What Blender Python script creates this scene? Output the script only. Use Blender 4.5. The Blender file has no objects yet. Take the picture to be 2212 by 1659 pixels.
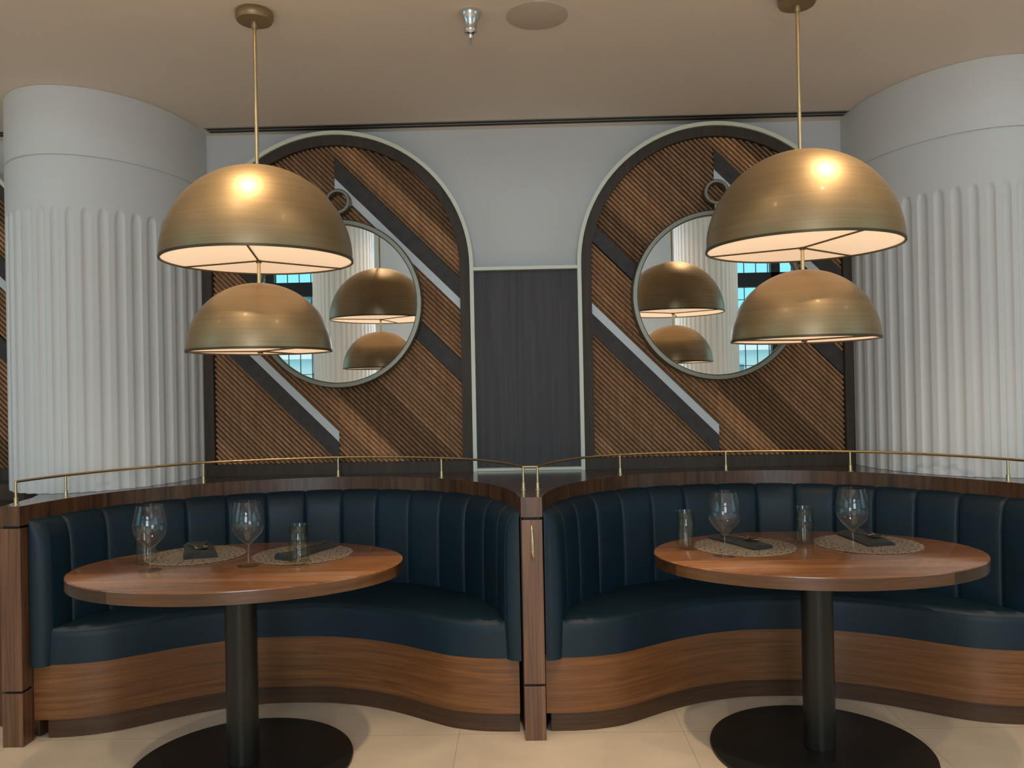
import bpy, math, random
import numpy as np
from mathutils import Vector, Matrix
random.seed(7)
S = bpy.context.scene
COL = S.collection
PI = math.pi

# ------------------------------------------------------------------ camera
cam_d = bpy.data.cameras.new('camera')
cam_d.sensor_fit = 'HORIZONTAL'
cam_d.sensor_width = 36.0
cam_d.lens = 1743.37 / 2212 * 36.0
cam_d.clip_start = 0.05
cam_d.clip_end = 200
cam = bpy.data.objects.new('camera', cam_d)
COL.objects.link(cam)
Rc = [[0.99968372, -0.01529424, 0.01996381],
      [0.01540625, 0.99986636, -0.00546902],
      [-0.01987749, 0.00577486, 0.99978575]]
cam.matrix_world = Matrix(((Rc[0][0], Rc[0][2], -Rc[0][1], 0.0),
                           (Rc[1][0], Rc[1][2], -Rc[1][1], 0.0),
                           (Rc[2][0], Rc[2][2], -Rc[2][1], 1.3868),
                           (0, 0, 0, 1)))
S.camera = cam
S.view_settings.view_transform = 'Standard'
S.view_settings.look = 'None'
S.view_settings.gamma = 1.0
S.view_settings.use_curve_mapping = False
S.view_settings.exposure = -0.15

# ------------------------------------------------------------------ world: overcast bluish sky, brighter towards the zenith
w = bpy.data.worlds.new('world'); S.world = w; w.use_nodes = True
nt = w.node_tree; nt.nodes.clear()
tc = nt.nodes.new('ShaderNodeTexCoord'); sx = nt.nodes.new('ShaderNodeSeparateXYZ')
cr = nt.nodes.new('ShaderNodeValToRGB'); bg = nt.nodes.new('ShaderNodeBackground'); wo = nt.nodes.new('ShaderNodeOutputWorld')
nt.links.new(tc.outputs['Generated'], sx.inputs[0]); nt.links.new(sx.outputs[2], cr.inputs[0])
cr.color_ramp.elements[0].position = 0.0; cr.color_ramp.elements[0].color = (.20, .66, .80, 1)
cr.color_ramp.elements[1].position = 0.5; cr.color_ramp.elements[1].color = (.9, 1.0, 1.0, 1)
e = cr.color_ramp.elements.new(.18); e.color = (.26, .76, .90, 1)
nt.links.new(cr.outputs[0], bg.inputs[0]); bg.inputs[1].default_value = 1.45
nt.links.new(bg.outputs[0], wo.inputs[0])

def light(name, kind, loc, power, color, **k):
    d = bpy.data.lights.new(name, kind); d.energy = power; d.color = color
    for a, v in k.items():
        if a not in ('rot',): setattr(d, a, v)
    o = bpy.data.objects.new(name, d); COL.objects.link(o); o.location = loc
    if 'rot' in k: o.rotation_euler = k['rot']
    return o
CEIL0 = 2.79; WARM = (1.0, .74, .46); SOFT = (1.0, .73, .48); COOL = (.79, .895, 1.0)
# daylight: area lamps added at the unseen back window and made-up side windows
light('daylight_back_window_fill', 'AREA', (0, -6.35, 2.45), 262, COOL, shape='RECTANGLE', size=2.7, size_y=3.6, rot=(PI/2, 0, 0))
for s in (-1, 1):
    light('added_side_daylight', 'AREA', (s*8.9, -2.3, 2.5), 20, COOL, shape='RECTANGLE', size=3.4, size_y=5.0, rot=(0, s*PI/2, 0))
# recessed downlights in the low ceiling: (x, y, power)
LOWSPOTS = [(-0.98, 2.62, 21, 100), (1.22, 2.62, 21, 100), (0.06, 2.42, 62, 64), (-2.15, 2.5, 22, 62), (2.3, 2.5, 22, 62)]
for x, y, p, cone in LOWSPOTS:
    light('downlight', 'SPOT', (x, y, CEIL0-.015), p*2, WARM, spot_size=math.radians(cone), spot_blend=.7, shadow_soft_size=.03)
HALLSPOTS = [(x, y) for x in (-4.5, -1.5, 1.5, 4.5) for y in (1.0, -1.5, -4.0)]
for x, y in HALLSPOTS:
    light('hall_downlight', 'SPOT', (x, y, 4.66), 104, SOFT, spot_size=math.radians(120), spot_blend=.8, shadow_soft_size=.07)

# ------------------------------------------------------------------ materials
def mat(name):
    m = bpy.data.materials.new(name); m.use_nodes = True
    n = m.node_tree; b = n.nodes['Principled BSDF']
    return m, n, b
def N(n, t, **k):
    x = n.nodes.new('ShaderNode' + t)
    for a, v in k.items(): setattr(x, a, v)
    return x
def mapping(n, scale, coord='Object', rot=(0, 0, 0)):
    c = N(n, 'TexCoord'); m = N(n, 'Mapping'); m.inputs['Scale'].default_value = scale; m.inputs['Rotation'].default_value = rot
    n.links.new(c.outputs[coord], m.inputs[0]); return m.outputs[0]
def plain(name, col, rough=.5, metal=0.0, spec=.5, bump=0, bscale=60, var=0.0, vscale=3, coat=0):
    m, n, b = mat(name)
    b.inputs['Base Color'].default_value = (*col, 1); b.inputs['Roughness'].default_value = rough
    b.inputs['Metallic'].default_value = metal; b.inputs['Specular IOR Level'].default_value = spec
    b.inputs['Coat Weight'].default_value = coat
    if var:
        no = N(n, 'TexNoise'); no.inputs['Scale'].default_value = vscale; no.inputs['Detail'].default_value = 4
        n.links.new(mapping(n, (1, 1, 1)), no.inputs[0])
        r = N(n, 'ValToRGB'); r.color_ramp.elements[0].position = .3; r.color_ramp.elements[1].position = .7
        r.color_ramp.elements[0].color = (*[c*(1-var) for c in col], 1); r.color_ramp.elements[1].color = (*[min(1, c*(1+var)) for c in col], 1)
        n.links.new(no.outputs[0], r.inputs[0]); n.links.new(r.outputs[0], b.inputs['Base Color'])
    if bump:
        no = N(n, 'TexNoise'); no.inputs['Scale'].default_value = bscale; no.inputs['Detail'].default_value = 3
        n.links.new(mapping(n, (1, 1, 1)), no.inputs[0])
        bu = N(n, 'Bump'); bu.inputs['Strength'].default_value = bump; bu.inputs['Distance'].default_value = .004
        n.links.new(no.outputs[0], bu.inputs['Height']); n.links.new(bu.outputs[0], b.inputs['Normal'])
    return m
def wood(name, dark, light_, scale, rough=.35, coat=0.2, plank=None, shade=False, lo=.32, hi=.68, rot=(0, 0, 0)):
    """stretched noise grain; scale = frequency per axis (low along the grain)"""
    m, n, b = mat(name)
    v = mapping(n, scale, rot=rot)
    no = N(n, 'TexNoise'); no.inputs['Scale'].default_value = 1; no.inputs['Detail'].default_value = 6; no.inputs['Roughness'].default_value = .62
    no.inputs['Distortion'].default_value = .6
    n.links.new(v, no.inputs[0])
    r = N(n, 'ValToRGB'); r.color_ramp.elements[0].position = lo; r.color_ramp.elements[1].position = hi
    r.color_ramp.elements[0].color = (*dark, 1); r.color_ramp.elements[1].color = (*light_, 1)
    n.links.new(no.outputs[0], r.inputs[0])
    out = r.outputs[0]
    if plank:   # tone shifts board to board
        wn = N(n, 'TexWhiteNoise', noise_dimensions='3D'); mp = mapping(n, plank)
        fl = N(n, 'VectorMath', operation='FLOOR'); n.links.new(mp, fl.inputs[0]); n.links.new(fl.outputs[0], wn.inputs['Vector'])
        mr = N(n, 'MapRange'); mr.inputs[3].default_value = .62; mr.inputs[4].default_value = 1.25
        n.links.new(wn.outputs['Value'], mr.inputs[0])
        mx = N(n, 'VectorMath', operation='SCALE'); n.links.new(out, mx.inputs[0]); n.links.new(mr.outputs[0], mx.inputs['Scale'])
        out = mx.outputs[0]
    if shade:   # per-face tone stored on the mesh (each rib cut from its own stick)
        at = N(n, 'Attribute', attribute_name='shade'); mx = N(n, 'VectorMath', operation='SCALE')
        n.links.new(out, mx.inputs[0]); n.links.new(at.outputs['Fac'], mx.inputs['Scale']); out = mx.outputs[0]
    n.links.new(out, b.inputs['Base Color'])
    b.inputs['Roughness'].default_value = rough; b.inputs['Coat Weight'].default_value = coat; b.inputs['Coat Roughness'].default_value = .15
    return m
M = {}
M['wall'] = plain('wall_paint', (.66, .65, .65), .75, bump=.05, bscale=180)
M['column'] = plain('column_plaster', (.72, .715, .71), .7, bump=.05, bscale=150)
M['ceiling'] = plain('ceiling_paint', (.84, .755, .68), .8, bump=.04, bscale=200)
M['hallceil'] = plain('hall_ceiling_paint', (.75, .72, .68), .8)
M['trimcream'] = plain('cream_painted_trim', (.74, .75, .62), .4)
M['stripe'] = plain('white_lacquer_stripe', (.62, .64, .66), .35)
M['slat'] = wood('ribbed_walnut', (.31, .155, .074), (.50, .275, .145), (60, 60, 3), .5, 0.0, shade=True, rot=(0, math.radians(45), 0))
M['darkframe'] = wood('dark_stained_oak', (.032, .020, .012), (.062, .040, .025), (50, 50, 3), .62, 0)
M['darkband'] = wood('dark_stained_band', (.024, .017, .014), (.050, .038, .033), (20, 20, 20), .6, 0)
M['darkpanel'] = wood('dark_oak_veneer', (.030, .024, .025), (.060, .048, .048), (45, 1, 1.6), .55, 0)
M['capv'] = wood('walnut_edge_vertical_grain', (.035, .014, .006), (.125, .055, .025), (38, 38, 2), .35, .2)
M['captop'] = wood('walnut_ledge_top', (.045, .024, .017), (.10, .055, .038), (3, 22, 10), .22, .5)
M['postv'] = wood('walnut_post_vertical_grain', (.07, .03, .014), (.20, .095, .05), (55, 55, 1.6), .35, .2)
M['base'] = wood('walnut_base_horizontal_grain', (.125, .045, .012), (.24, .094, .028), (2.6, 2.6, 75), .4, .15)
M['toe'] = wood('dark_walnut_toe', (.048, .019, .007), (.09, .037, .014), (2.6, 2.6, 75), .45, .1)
M['tabletop'] = wood('table_walnut', (.20, .078, .027), (.42, .18, .070), (2.0, 26, 8), .2, .55, plank=(.9, 7, .01))
M['edge_light'] = wood('table_edge_side_grain', (.060, .024, .008), (.145, .060, .020), (4, 4, 60), .3, .4)
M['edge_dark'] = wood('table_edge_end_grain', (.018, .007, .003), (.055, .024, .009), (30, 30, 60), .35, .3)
M['leather'] = plain('navy_leather', (.0042, .0185, .033), .46, bump=.12, bscale=220, var=.12, vscale=2, spec=.35)
M['black'] = plain('black_powder_coat', (.010, .010, .009), .38, bump=.05, bscale=300)
M['pedestal'] = plain('dark_bronze_pedestal', (.020, .019, .015), .33, metal=.35)
M['brass'] = plain('satin_brass', (.72, .54, .31), .34, metal=1.0)
M['chrome'] = plain('chrome', (.75, .74, .72), .18, metal=1.0)
M['mirrorframe'] = plain('brushed_bronze_frame', (.22, .205, .16), .38, metal=.85)
M['mirror'] = plain('mirror_glass', (.93, .94, .93), 0.0, metal=1.0)
M['slot'] = plain('black_slot', (.006, .006, .006), .6)
M['slotbar'] = plain('slot_frame', (.36, .33, .28), .5)
M['speaker'] = plain('speaker_grille', (.60, .525, .45), .85, bump=.3, bscale=500)
M['winframe'] = plain('black_window_frame', (.012, .016, .022), .4)
M['napkin'] = plain('charcoal_linen', (.040, .040, .038), .95, bump=.5, bscale=420, var=.2, vscale=20)
M['cutlery'] = plain('aged_pewter_cutlery', (.32, .27, .20), .28, metal=1.0)
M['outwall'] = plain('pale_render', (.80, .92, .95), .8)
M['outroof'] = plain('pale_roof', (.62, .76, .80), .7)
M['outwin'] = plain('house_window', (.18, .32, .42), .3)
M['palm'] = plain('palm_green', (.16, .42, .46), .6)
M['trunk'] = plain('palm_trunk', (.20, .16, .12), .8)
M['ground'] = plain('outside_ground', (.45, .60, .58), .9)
# shades: brushed bronze, brushing runs round the dome
def bronze():
    m, n, b = mat('brushed_bronze_shade')
    c = N(n, 'TexCoord'); mp = N(n, 'Mapping'); mp.inputs['Scale'].default_value = (1.2, 1.2, 55)
    n.links.new(c.outputs['Object'], mp.inputs[0])
    no = N(n, 'TexNoise'); no.inputs['Scale'].default_value = 2.0; no.inputs['Detail'].default_value = 5; n.links.new(mp.outputs[0], no.inputs[0])
    r = N(n, 'ValToRGB'); r.color_ramp.elements[0].position = .25; r.color_ramp.elements[1].position = .75
    r.color_ramp.elements[0].color = (.33, .235, .128, 1); r.color_ramp.elements[1].color = (.40, .29, .165, 1)
    n.links.new(no.outputs[0], r.inputs[0]); n.links.new(r.outputs[0], b.inputs['Base Color'])
    b.inputs['Metallic'].default_value = .76; b.inputs['Roughness'].default_value = .46
    b.inputs['Coat Weight'].default_value = .11; b.inputs['Coat Roughness'].default_value = .12
    bu = N(n, 'Bump'); bu.inputs['Strength'].default_value = .08; bu.inputs['Distance'].default_value = .002
    n.links.new(no.outputs[0], bu.inputs['Height']); n.links.new(bu.outputs[0], b.inputs['Normal'])
    return m
M['bronze'] = bronze()
M['rim'] = plain('dark_shade_rim', (.10, .075, .04), .45, metal=.6)
def glow(name, col, st):
    m, n, b = mat(name)
    b.inputs['Base Color'].default_value = (.85, .8, .7, 1)
    b.inputs['Emission Color'].default_value = (*col, 1); b.inputs['Emission Strength'].default_value = st
    return m
M['diffuser'] = glow('lit_diffuser', (1.0, .665, .41), .82)
M['lens'] = glow('lit_downlight_lens', (1.0, .85, .6), 22)
M['halllens'] = glow('lit_hall_downlight_lens', (1.0, .9, .75), 6)
def glass(name, tint, base, edge, power):
    """thin blown glass: clear straight on, more reflective towards the silhouette"""
    m, n, b = mat(name); n.nodes.remove(b)
    out = [x for x in n.nodes if x.type == 'OUTPUT_MATERIAL'][0]
    tr = N(n, 'BsdfTransparent'); tr.inputs[0].default_value = (*tint, 1)
    gl = N(n, 'BsdfGlossy'); gl.inputs['Color'].default_value = (1, 1, 1, 1); gl.inputs['Roughness'].default_value = .015
    lw = N(n, 'LayerWeight'); lw.inputs['Blend'].default_value = .5
    pw = N(n, 'Math', operation='POWER'); pw.inputs[1].default_value = power; n.links.new(lw.outputs['Facing'], pw.inputs[0])
    mr = N(n, 'MapRange'); mr.inputs[3].default_value = base; mr.inputs[4].default_value = edge; n.links.new(pw.outputs[0], mr.inputs[0])
    mx = N(n, 'MixShader'); n.links.new(mr.outputs[0], mx.inputs[0]); n.links.new(tr.outputs[0], mx.inputs[1]); n.links.new(gl.outputs[0], mx.inputs[2])
    n.links.new(mx.outputs[0], out.inputs[0])
    return m
M['glass'] = glass('clear_crystal', (.985, .985, .985), .030, .50, 5)
M['glassfoot'] = glass('clear_crystal_foot', (.98, .98, .98), .06, .3, 4)
M['tumbler'] = glass('smoky_green_glass', (.93, .92, .86), .028, .42, 4)
def floor_mat():
    m, n, b = mat('beige_stone_tile')
    br = N(n, 'TexBrick'); br.offset = 0; br.inputs['Scale'].default_value = 1
    br.inputs['Brick Width'].default_value = .9; br.inputs['Row Height'].default_value = .9
    br.inputs['Mortar Size'].default_value = .0022; br.inputs['Mortar Smooth'].default_value = .2
    br.inputs['Color1'].default_value = (.60, .52, .42, 1); br.inputs['Color2'].default_value = (.56, .49, .40, 1); br.inputs['Mortar'].default_value = (.40, .34, .27, 1)
    c = N(n, 'TexCoord'); mp = N(n, 'Mapping'); mp.inputs['Location'].default_value = (.29, .35, 0)
    n.links.new(c.outputs['Object'], mp.inputs[0]); n.links.new(mp.outputs[0], br.inputs[0])
    no = N(n, 'TexNoise'); no.inputs['Scale'].default_value = 5; no.inputs['Detail'].default_value = 6; n.links.new(c.outputs['Object'], no.inputs[0])
    mr = N(n, 'MapRange'); mr.inputs[1].default_value = .3; mr.inputs[2].default_value = .7; mr.inputs[3].default_value = .9; mr.inputs[4].default_value = 1.06
    n.links.new(no.outputs[0], mr.inputs[0])
    sc = N(n, 'VectorMath', operation='SCALE'); n.links.new(br.outputs[0], sc.inputs[0]); n.links.new(mr.outputs[0], sc.inputs['Scale'])
    n.links.new(sc.outputs[0], b.inputs['Base Color']); b.inputs['Roughness'].default_value = .45
    return m
M['floor'] = floor_mat()
def mat_weave():
    m, n, b = mat('woven_taupe_placemat')
    vo = N(n, 'TexVoronoi'); vo.inputs['Scale'].default_value = 190; n.links.new(mapping(n, (1, 1, 1)), vo.inputs[0])
    r = N(n, 'ValToRGB'); r.color_ramp.elements[0].color = (.34, .28, .22, 1); r.color_ramp.elements[1].color = (.12, .09, .065, 1)
    r.color_ramp.elements[0].position = .15; r.color_ramp.elements[1].position = .75
    n.links.new(vo.outputs['Distance'], r.inputs[0]); n.links.new(r.outputs[0], b.inputs['Base Color'])
    b.inputs['Roughness'].default_value = .9
    bu = N(n, 'Bump'); bu.inputs['Strength'].default_value = .7; bu.inputs['Distance'].default_value = .002; bu.invert = True
    n.links.new(vo.outputs['Distance'], bu.inputs['Height']); n.links.new(bu.outputs[0], b.inputs['Normal'])
    return m
M['weave'] = mat_weave()

# ------------------------------------------------------------------ mesh helpers
class G:
    def __init__(s): s.v = []; s.f = []; s.mi = []; s.sh = []
    def add(s, v, f, mi=0, sh=1.0):
        b = len(s.v); s.v += [tuple(p) for p in v]
        for q in f: s.f.append([b+i for i in q]); s.mi.append(mi); s.sh.append(sh)
        return s
    def box(s, x0, x1, y0, y1, z0, z1, mi=0, sh=1.0):
        v = [(x, y, z) for z in (z0, z1) for y in (y0, y1) for x in (x0, x1)]
        return s.add(v, [(0, 2, 3, 1), (4, 5, 7, 6), (0, 1, 5, 4), (2, 6, 7, 3), (0, 4, 6, 2), (1, 3, 7, 5)], mi, sh)
    def lathe(s, prof, n=48, c=(0, 0, 0), closed=False, mi=0, sx=1, sy=1):
        v = []; f = []; m = len(prof)
        for i in range(n):
            a = 2*PI*i/n
            for r, z in prof: v.append((c[0]+sx*r*math.cos(a), c[1]+sy*r*math.sin(a), c[2]+z))
        for i in range(n):
            j = (i+1) % n
            for k in range(m if closed else m-1):
                l = (k+1) % m
                f.append((i*m+k, j*m+k, j*m+l, i*m+l))
        return s.add(v, f, mi)
    def tube(s, pts, r, n=8, cap=True, mi=0, flat=1.0):
        pts = [Vector(p) for p in pts]; v = []; f = []; up0 = None
        rs = r if isinstance(r, (list, tuple)) else [r]*len(pts)
        for i, p in enumerate(pts):
            t = (pts[min(i+1, len(pts)-1)] - pts[max(i-1, 0)]).normalized()
            if up0 is None: up0 = Vector((0, 0, 1)) if abs(t.z) < .9 else Vector((0, 1, 0))
            a = t.cross(up0).normalized(); b_ = a.cross(t).normalized(); up0 = b_
            for k in range(n):
                an = 2*PI*k/n
                v.append(p + a*rs[i]*math.cos(an) + b_*rs[i]*flat*math.sin(an))
        for i in range(len(pts)-1):
            for k in range(n):
                l = (k+1) % n
                f.append((i*n+k, i*n+l, (i+1)*n+l, (i+1)*n+k))
        if cap: f.append(tuple(range(n-1, -1, -1))); f.append(tuple(range((len(pts)-1)*n, len(pts)*n)))
        return s.add(v, f, mi)
    def prism(s, poly, z0, z1, mi_side=0, mi_top=None, axis='z'):
        """poly: list of (a,b); extruded along axis"""
        n = len(poly)
        P = (lambda a, b, c: (a, b, c)) if axis == 'z' else (lambda a, b, c: (a, c, b))
        v = [P(a, b, z0) for a, b in poly] + [P(a, b, z1) for a, b in poly]
        base = len(s.v); s.v += v
        for i in range(n):
            j = (i+1) % n; s.f.append([base+i, base+j, base+n+j, base+n+i]); s.mi.append(mi_side); s.sh.append(1.)
        s.f.append([base+i for i in range(n-1, -1, -1)]); s.f.append([base+n+i for i in range(n)])
        t = mi_side if mi_top is None else mi_top
        s.mi += [t, t]; s.sh += [1., 1.]
        return s
    def obj(s, name, mats, parent=None, smooth=False, shade=False, bevel=0, angle=None, **props):
        me = bpy.data.meshes.new(name); me.from_pydata(s.v, [], s.f)
        if not isinstance(mats, (list, tuple)): mats = [mats]
        for m_ in mats: me.materials.append(m_)
        if len(mats) > 1: me.polygons.foreach_set('material_index', s.mi)
        if shade:
            at = me.attributes.new('shade', 'FLOAT', 'FACE'); at.data.foreach_set('value', s.sh)
        me.validate(); me.update()
        if smooth:
            me.polygons.foreach_set('use_smooth', [True]*len(me.polygons))
            if angle: me.set_sharp_from_angle(angle=math.radians(angle))
        o = bpy.data.objects.new(name, me); COL.objects.link(o)
        if parent: o.parent = parent
        if bevel:
            b = o.modifiers.new('bevel', 'BEVEL'); b.width = bevel; b.segments = 2; b.limit_method = 'ANGLE'; b.angle_limit = math.radians(40)
        for k, v in props.items(): o[k] = v
        return o
def thing(name, label, cat, loc=(0, 0, 0), rz=0, group=None):
    o = bpy.data.objects.new(name, None); COL.objects.link(o); o.location = loc; o.rotation_euler = (0, 0, rz)
    o['label'] = label; o['category'] = cat
    if group: o['group'] = group
    return o
def tag(o, label, cat, group=None, kind=None):
    if label: o['label'] = label; o['category'] = cat
    if group: o['group'] = group
    if kind: o['kind'] = kind
    return o
def dup(root, loc, rz=0, label=None):
    r = root.copy(); COL.objects.link(r); r.location = loc; r.rotation_euler = (0, 0, rz)
    if label: r['label'] = label
    for ch in list(root.children):
        c = ch.copy(); COL.objects.link(c); c.parent = r
        for g_ in ch.children:
            d = g_.copy(); COL.objects.link(d); d.parent = c
    return r
def struct(g, name, m, **k):
    o = g.obj(name, m, **k); o['kind'] = 'structure'; return o

WALLY = 4.345; CEIL = 2.79; LEDGE = .957
# ------------------------------------------------------------------ room shell
struct(G().box(-9, 9, -6.5, 4.5, -.1, 0), 'floor', M['floor'])
struct(G().box(-9, 9, WALLY, 4.5, 0, 4.8), 'wall_front', M['wall'])
struct(G().box(-9, 9, 2.2, WALLY+.02, CEIL, 4.8), 'ceiling', M['ceiling'])
struct(G().box(-9.2, 9.2, -6.5, 2.2, 4.7, 4.8), 'ceiling_hall', M['hallceil'])
def wall_open(name, x0, x1, opens, z0, z1, P):
    """wall slab with rectangular openings; P(a, d, z) -> box corners"""
    g = G(); xs = x0
    for a, b, c, d in opens:
        P(g, xs, a, z0, z1); P(g, a, b, z0, c); P(g, a, b, d, z1); xs = b
    P(g, xs, x1, z0, z1)
    return struct(g, name, M['wall'])
wall_open('wall_back', -9.2, 9.2, [(-7.4, -3.3, .5, 4.35), (-1.4, 1.4, .6, 4.3), (3.3, 7.4, .5, 4.35)], 0, 4.8,
          lambda g, a, b, c, d: g.box(a, b, -6.5, -6.2, c, d))
for s, nm in ((-1, 'wall_left'), (1, 'wall_right')):  # side openings made up for the added daylight lamps
    wall_open(nm, -6.5, 4.5, [(-4.8, .2, .8, 4.2)], 0, 4.8,
              lambda g, a, b, c, d, s=s: g.box(min(s*8.7, s*9.0), max(s*8.7, s*9.0), a, b, c, d))
# windows of the back wall (seen in the two round mirrors)
def window(n, x0, x1, z0, z1, thick, trans):
    g = G(); y0, y1 = -6.38, -6.28
    for a, b in ((x0, x0+.09), (x1-.09, x1)): g.box(a, b, y0, y1, z0, z1)
    g.box(x0, x1, y0, y1, z0, z0+.09); g.box(x0, x1, y0, y1, z1-.09, z1)
    for t in thick: g.box(t-.08, t+.08, y0-.01, y1+.02, z0, z1)
    if trans: g.box(x0, x1, y0-.01, y1+.02, trans-.13, trans+.13)
    o = struct(g, f'window_{n}', M['winframe'])
    h = G(); x = x0+.3
    while x < x1: h.box(x-.006, x+.006, -6.34, -6.32, z0, z1); x += .215
    z = z0+.42
    while z < z1: h.box(x0, x1, -6.341, -6.319, z-.006, z+.006); z += .40
    h.obj('muntin_grid', M['winframe'], o)
window(1, -7.4, -3.3, .5, 4.35, (-4.62, -6.1), 3.27)
window(2, 3.3, 7.4, .5, 4.35, (4.58, 6.1), 3.27)
window(3, -1.4, 1.4, .6, 4.3, (), 3.27)

# ------------------------------------------------------------------ fluted columns
def column(x, y, r, z0, ztop, zfl, zring, nfl, phase, sy=1.0):
    """round plaster column with round-headed recessed flutes and a thin shadow ring"""
    per = 14; n = nfl*per; zs = [z0, zfl-.045]
    zs += [zfl-.045+.045*k/6 for k in range(1, 7)] + [zfl+.004, zring-.006, zring-.003, zring+.003, zring+.006, ztop]
    v = []; f = []; hw = .29   # half width of a groove in units of the pitch
    pitch = 2*PI*r/nfl
    for z in zs:
        for i in range(n):
            a = 2*PI*i/n + phase; u = ((i % per)+.5)/per - .5
            d = 0
            half = hw*pitch
            if z > zfl-.045 and z <= zfl:
                t = (z-(zfl-.045))/.045; half *= math.sqrt(max(0, 1-t*t))
            elif z > zfl: half = 0
            if half > 1e-5 and abs(u*pitch) < half:
                q = u*pitch/half; d = .0095*math.sqrt(1-q*q)*min(1, half/(hw*pitch)+.15)
            if abs(z-zring) < .0035: d = .007
            v.append((x+(r-d)*math.cos(a), y+sy*(r-d)*math.sin(a), z))
    for k in range(len(zs)-1):
        for i in range(n):
            j = (i+1) % n
            f.append((k*n+i, k*n+j, (k+1)*n+j, (k+1)*n+i))
    return G().add(v, f)
tag(column(-2.125, 4.22, .435, LEDGE+.001, CEIL-.001, 2.245, 2.475, 44, .02, 1.49).obj('fluted_column', M['column'], smooth=True, angle=50),
    'white plaster column with vertical flutes at the left, behind the left booth', 'column')
tag(column(2.17, 4.20, .46, LEDGE+.001, CEIL-.001, 2.245, 2.475, 48, .05, 1.5).obj('fluted_column', M['column'], smooth=True, angle=50),
    'white plaster column with vertical flutes at the right edge, behind the right booth', 'column')
tag(column(-2.92, -4.75, .5, 0, 4.7, 4.25, 4.45, 40, 0).obj('fluted_column', M['column'], smooth=True, angle=50),
    'fluted white column seen only as a reflection in the left round mirror', 'column')
tag(column(2.98, -4.75, .5, 0, 4.7, 4.25, 4.45, 40, 0).obj('fluted_column', M['column'], smooth=True, angle=50),
    'fluted white column seen only as a reflection in the right round mirror', 'column')

# ------------------------------------------------------------------ arched ribbed wall panels
HO, HI, CZ, HT = .708, .655, 2.033, .728       # outer, inner half widths, arc centre height, trim
def arch_pts(h, zb, n=48):
    return [(-h, zb)] + [(-h*math.cos(PI*i/n), CZ+h*math.sin(PI*i/n)) for i in range(n+1)] + [(h, zb)]
def arch_band(h0, h1, zb, y0, y1, n=48, mi=0):
    g = G(); a = arch_pts(h0, zb, n); b = arch_pts(h1, zb, n); m = len(a); v = []
    for y in (y0, y1):
        v += [(p[0], y, p[1]) for p in a] + [(p[0], y, p[1]) for p in b]
    f = []
    for i in range(m-1):
        f += [(i, i+1, m+i+1, m+i), (2*m+i+1, 2*m+i, 3*m+i, 3*m+i+1), (i+1, i, 2*m+i, 2*m+i+1), (m+i, m+i+1, 3*m+i+1, 3*m+i)]
    f += [(0, m, 3*m, 2*m), (m-1, 3*m-1, 4*m-1, 2*m-1)]
    return g.add(v, f)
def half_region(side, zb, n=40):
    if side > 0: return [(0, zb), (HI, zb)] + [(HI*math.cos(PI/2*i/n), CZ+HI*math.sin(PI/2*i/n)) for i in range(n+1)]
    return [(0, zb), (0, CZ+HI)] + [(-HI*math.sin(PI/2*i/n), CZ+HI*math.cos(PI/2*i/n)) for i in range(n+1)] + [(-HI, zb)]
def chord(poly, c):
    """intersect the line x+z=c with a convex polygon, returns x range"""
    xs = []
    for i in range(len(poly)):
        (x0, z0), (x1, z1) = poly[i], poly[(i+1) % len(poly)]
        a, b = x0+z0-c, x1+z1-c
        if (a <= 0) != (b <= 0):
            t = a/(a-b); xs.append(x0+(x1-x0)*t)
    if len(xs) < 2: return None
    return min(xs), max(xs)
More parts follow.
